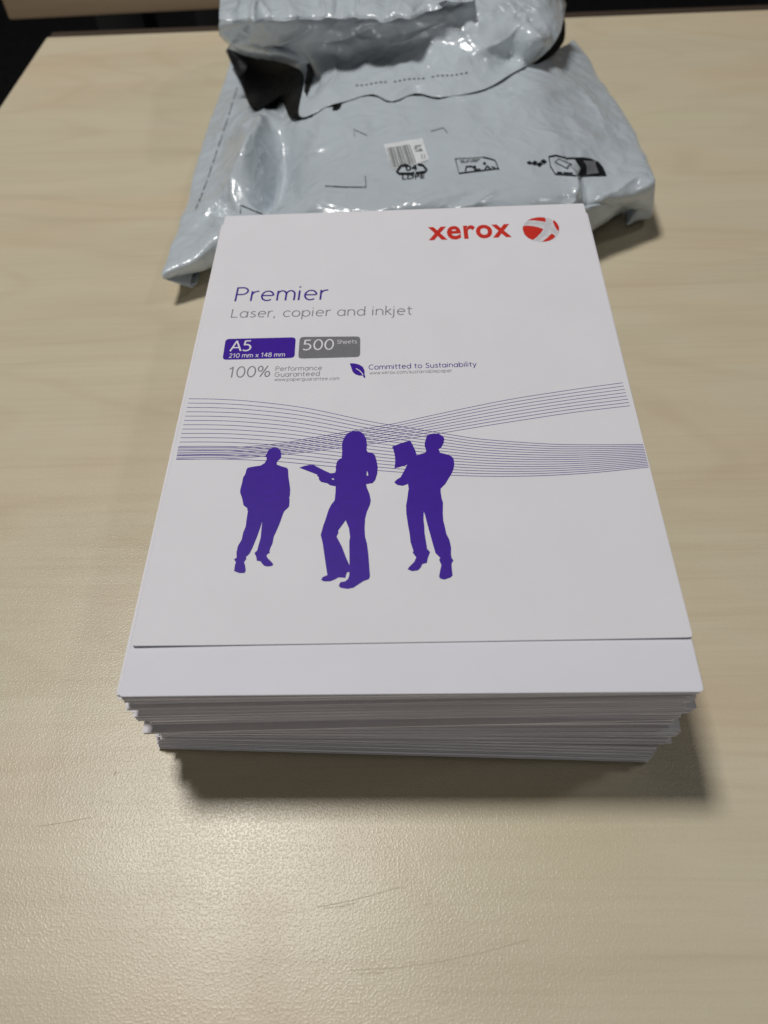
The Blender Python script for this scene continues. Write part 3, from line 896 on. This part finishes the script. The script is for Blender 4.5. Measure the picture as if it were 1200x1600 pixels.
# upper lip of the mouth, bent forward over the opening with a ragged edge
rl = random.Random(3)
U0 = [(343, 34), (364, 37), (385, 33), (396, 37), (412, 33), (440, 33), (470, 30), (500, 31), (520, 27), (552, 27), (572, 29), (596, 35), (612, 32), (640, 30), (668, 18), (700, 7), (722, 4), (740, -8)]
U1 = []
for i in range(len(U0) - 1):
    a, b = U0[i], U0[i + 1]
    U1 += [a, ((a[0] + b[0]) / 2 + rl.uniform(-3, 3), (a[1] + b[1]) / 2 + rl.uniform(-3.2, 3.2))]
U0 = U1 + [U0[-1]]
rows = []
for dyy, zz, xs in ((0, 68, 1.0), (-9, 69.5, 1.0), (-26, 70.5, 1.0), (-55, 70, .99), (-90, 65, .98)):
    rows.append([at(545 + (x - 545) * xs, (y if dyy > -20 else .3 * y + 18) + dyy * (1 if x < 650 else 1 - (x - 650) / 200), zz + .8 * math.sin(i * 1.3)) for i, (x, y) in enumerate(U0)])
rows.append([Vector((p.x * .98, p.y + .022, .030)) for p in rows[-1]])
rows.append([Vector((p.x * .97, p.y + .028, .0014)) for p in rows[-2]])
DU = patch(np.array([[list(p) for p in r] for r in rows]), 80, 220)
XU = project(DU)
SEGU = [(388, 32, 412, -2, 2.4, 5), (412, 2, 418, 32, 2.6, 5), (500, 32, 506, -20, 2.0, 6), (512, 30, 536, -6, -2.0, 6), (550, 20, 566, -10, 2.0, 6), (600, 30, 640, -10, 1.6, 8), (360, 30, 370, -10, 1.6, 6), (640, 20, 700, -12, -1.6, 7), (450, 30, 455, -10, 1.4, 7)]
HU = creases(XU, SEGU) + crumple(DU, 4, .7, .40)
DU = DU + normals(DU) * (HU * np.clip(np.linspace(.25, 8, 80), 0, 1)[:, None] * MM)[:, :, None]
DU[:, :, 2] = np.maximum(DU[:, :, 2], .001)
sheet_obj('upper_lip', DU, M_FILM, M_INNER)

# ---- print on the bag, laid on the film
def split(vs2, fs, mx):
    """split triangles in pixel space until edges are short, so that the print follows the wrinkles"""
    vs2 = [tuple(v) for v in vs2]
    work = [tuple(f) for f in fs]
    out = []
    cache = {}
    def mid(a, b):
        k = (min(a, b), max(a, b))
        if k not in cache:
            cache[k] = len(vs2)
            vs2.append(((vs2[a][0] + vs2[b][0]) / 2, (vs2[a][1] + vs2[b][1]) / 2))
        return cache[k]
    while work:
        a, b, c = work.pop()
        L = [(math.dist(vs2[p], vs2[q]), p, q, r) for p, q, r in ((a, b, c), (b, c, a), (c, a, b))]
        d, p, q, r = max(L)
        if d <= mx:
            out.append((a, b, c))
        else:
            m_ = mid(p, q)
            work += [(p, m_, r), (m_, q, r)]
    return vs2, out
def film_print(name, parts, m, bv=None, lift=.35, mx=3.0):
    """parts: list of (2-D pixel vertices, triangles or quads)"""
    V, T = [], []
    for v2, f in parts:
        n = len(V)
        V += [tuple(p[:2]) for p in v2]
        for q in f:
            T.append((q[0] + n, q[1] + n, q[2] + n))
            for k in range(3, len(q)):
                T.append((q[0] + n, q[k - 1] + n, q[k] + n))
    V, T = split(V, T, mx)
    P = [hit(x, y, lift, bv) for x, y in V]
    T = [t for t in T if all(P[i] is not None for i in t)]
    P = [p if p is not None else Vector((0, .3, .03)) for p in P]
    return mesh_obj(name, P, T, m, bag)
def pstroke(pts, w):
    vs, fs = stroke_geo([(x, y, 0) for x, y in pts], w, None)
    return [(p.x, p.y) for p in vs], fs
def pfill(pts):
    return pts, [tuple(t) for t in tessellate_polygon([[Vector((x, y, 0)) for x, y in pts]])]
def ptext(s, p0, p1, h, weight=0.0):
    v, f = text_mesh(s, weight)
    x0, x1 = min(p[0] for p in v), max(p[0] for p in v)
    d = ((p1[0] - p0[0]), (p1[1] - p0[1]))
    return [(p0[0] + d[0] * (p[0] - x0) / (x1 - x0), p0[1] + d[1] * (p[0] - x0) / (x1 - x0) - h * p[1] / CAPH) for p in v], f
def k(pts):
    return crop((540, 180), .35, pts)
label = film_print('paper_label', [pfill(k([(170, 132), (342, 104), (372, 200), (322, 220), (208, 243)]))], M_LABEL, lift=.25)
bars = []
for i in range(17):
    q = i / 17
    wq = (.35 + .5 * ((i * 7) % 5) / 4) / 17
    a, b = (184 + 104 * q, 149 - 16 * q), (206 + 112 * q, 239 - 22 * q)
    a2, b2 = (184 + 104 * (q + wq), 149 - 16 * (q + wq)), (206 + 112 * (q + wq), 239 - 22 * (q + wq))
    bars.append((k([a, b, b2, a2]), [(0, 1, 2, 3)]))
child(film_print('barcode', bars, M_GREYPRINT, lift=.40), label)
film_print('label_mark', [pstroke(k([(308, 143), (338, 138)]), 1.6), pstroke(k([(306, 152), (320, 150)]), 1.6), pstroke(k([(326, 150), (342, 158)]), 1.4), pstroke(k([(312, 163), (344, 160)]), 1.6),
                          pstroke(k([(338, 178), (344, 198)]), 1.2), pstroke(k([(350, 176), (356, 196)]), 1.2)], M_GREYPRINT, lift=.40)
film_print('recycling_mark', [pstroke(k([(268, 226), (246, 230), (228, 256), (240, 264), (296, 263)]), 3.0), pstroke(k([(312, 261), (352, 256), (362, 247), (345, 226), (322, 222)]), 3.0),
                              pfill(k([(306, 252), (306, 271), (292, 262)])), pfill(k([(262, 217), (264, 234), (282, 226)]))], M_BLACKINK, lift=.48)
film_print('recycling_number', [ptext('04', k([(268, 250)])[0], k([(319, 247)])[0], 7.6, .012)], M_BLACKINK, lift=.5)
film_print('recycling_lettering', [ptext('LDPE', k([(252, 289)])[0], k([(352, 283)])[0], 6.4, .008)], M_BLACKINK, lift=.42)
film_print('warning_pictogram', [pstroke(k([(490, 196), (506, 262), (684, 240)]), 1.5), pstroke(k([(684, 246), (668, 205), (648, 198), (612, 189)]), 1.4), pstroke(k([(490, 196), (560, 194), (612, 190)]), .9),
                                 pstroke(k([(510, 206), (530, 205)]), .9), pstroke(k([(538, 205), (556, 204)]), .9), pstroke(k([(562, 203), (600, 200)]), .9), pstroke(k([(514, 213), (548, 211)]), .8), pstroke(k([(556, 210), (590, 208)]), .8),
                                 pstroke(k([(535, 252), (538, 232), (562, 230), (566, 236)]), 2.0), pfill(k([(568, 228), (582, 228), (582, 238), (568, 238)])), pstroke(k([(572, 245), (600, 243), (602, 250)]), 1.4),
                                 pfill(k([(612, 214), (624, 212), (627, 221), (616, 223)])), pstroke(k([(622, 243), (632, 228), (646, 243)]), 2.2), pstroke(k([(650, 232), (668, 236)]), 1.2)], M_BLACKINK, lift=.42)
film_print('disposal_pictogram', [pstroke(k([(906, 187), (914, 232), (936, 266), (1032, 272)]), 1.5), pstroke(k([(906, 187), (940, 182), (985, 194), (1022, 194)]), 1.8),
                                  pstroke(k([(934, 212), (948, 196), (1010, 224), (992, 242), (934, 212)]), 1.0), pstroke(k([(985, 240), (1004, 218)]), 1.0), pstroke(k([(942, 258), (966, 259)]), 1.8), pstroke(k([(970, 259), (1016, 262)]), 1.8),
                                  pfill(k([(1018, 192), (1060, 191), (1092, 196), (1128, 212), (1148, 236), (1165, 273), (1032, 273), (1046, 238)])),
                                  pfill(k([(806, 213), (822, 207), (832, 216), (820, 222)])), pfill(k([(828, 218), (842, 205), (856, 212), (846, 226)])), pfill(k([(850, 222), (866, 212), (880, 220), (864, 232)])), pfill(k([(868, 206), (884, 199), (898, 210), (886, 220)]))], M_BLACKINK, lift=.42)
film_print('disposal_pictogram', [pfill(k([(1058, 207), (1118, 208), (1112, 220), (1128, 262), (1074, 268), (1072, 226)]))], M_GREYPRINT, lift=.52)
film_print('corner_mark', [pstroke(k([(40, 96), (35, 65), (95, 92)]), .9)], M_GREYPRINT, lift=.4)
film_print('corner_mark', [pstroke(k([(380, 74), (435, 58), (455, 81)]), .9)], M_GREYPRINT, lift=.4)
film_print('corner_mark', [pstroke([(508, 291.5), (540, 293), (572, 293), (571, 276)], 1.1)], M_BLACKINK, lift=.4)
film_print('corner_mark', [pstroke([(376, 334), (376, 321), (410, 335)], 1.2)], M_BLACKINK, lift=.4)
seam = catmull([(372, 132, 0), (356, 185, 0), (338, 240, 0), (321, 290, 0), (306, 328, 0)], 44)
film_print('side_seam', [pstroke([(seam[i].x, seam[i].y), (seam[i + 1].x, seam[i + 1].y)], 1.0 if i % 3 else 1.6) for i in range(0, 44) if (i * 7) % 5 != 0], M_GREYPRINT, lift=.3)
dash = []
for i in range(24):
    x = 556 + i * 7.4
    if i in (7, 15):
        continue
    y = 134 - i * .82 + .8 * math.sin(i)
    dash.append(pstroke([(x, y), (x + 4.2, y - .5)], 1.4))
film_print('printed_lettering', dash, M_GREYPRINT, bv_flap, .35)

# ------------------------------------------------------------------ render
S.render.engine = 'CYCLES'
S.cycles.use_denoising = True
S.render.resolution_x, S.render.resolution_y = 768, 1024
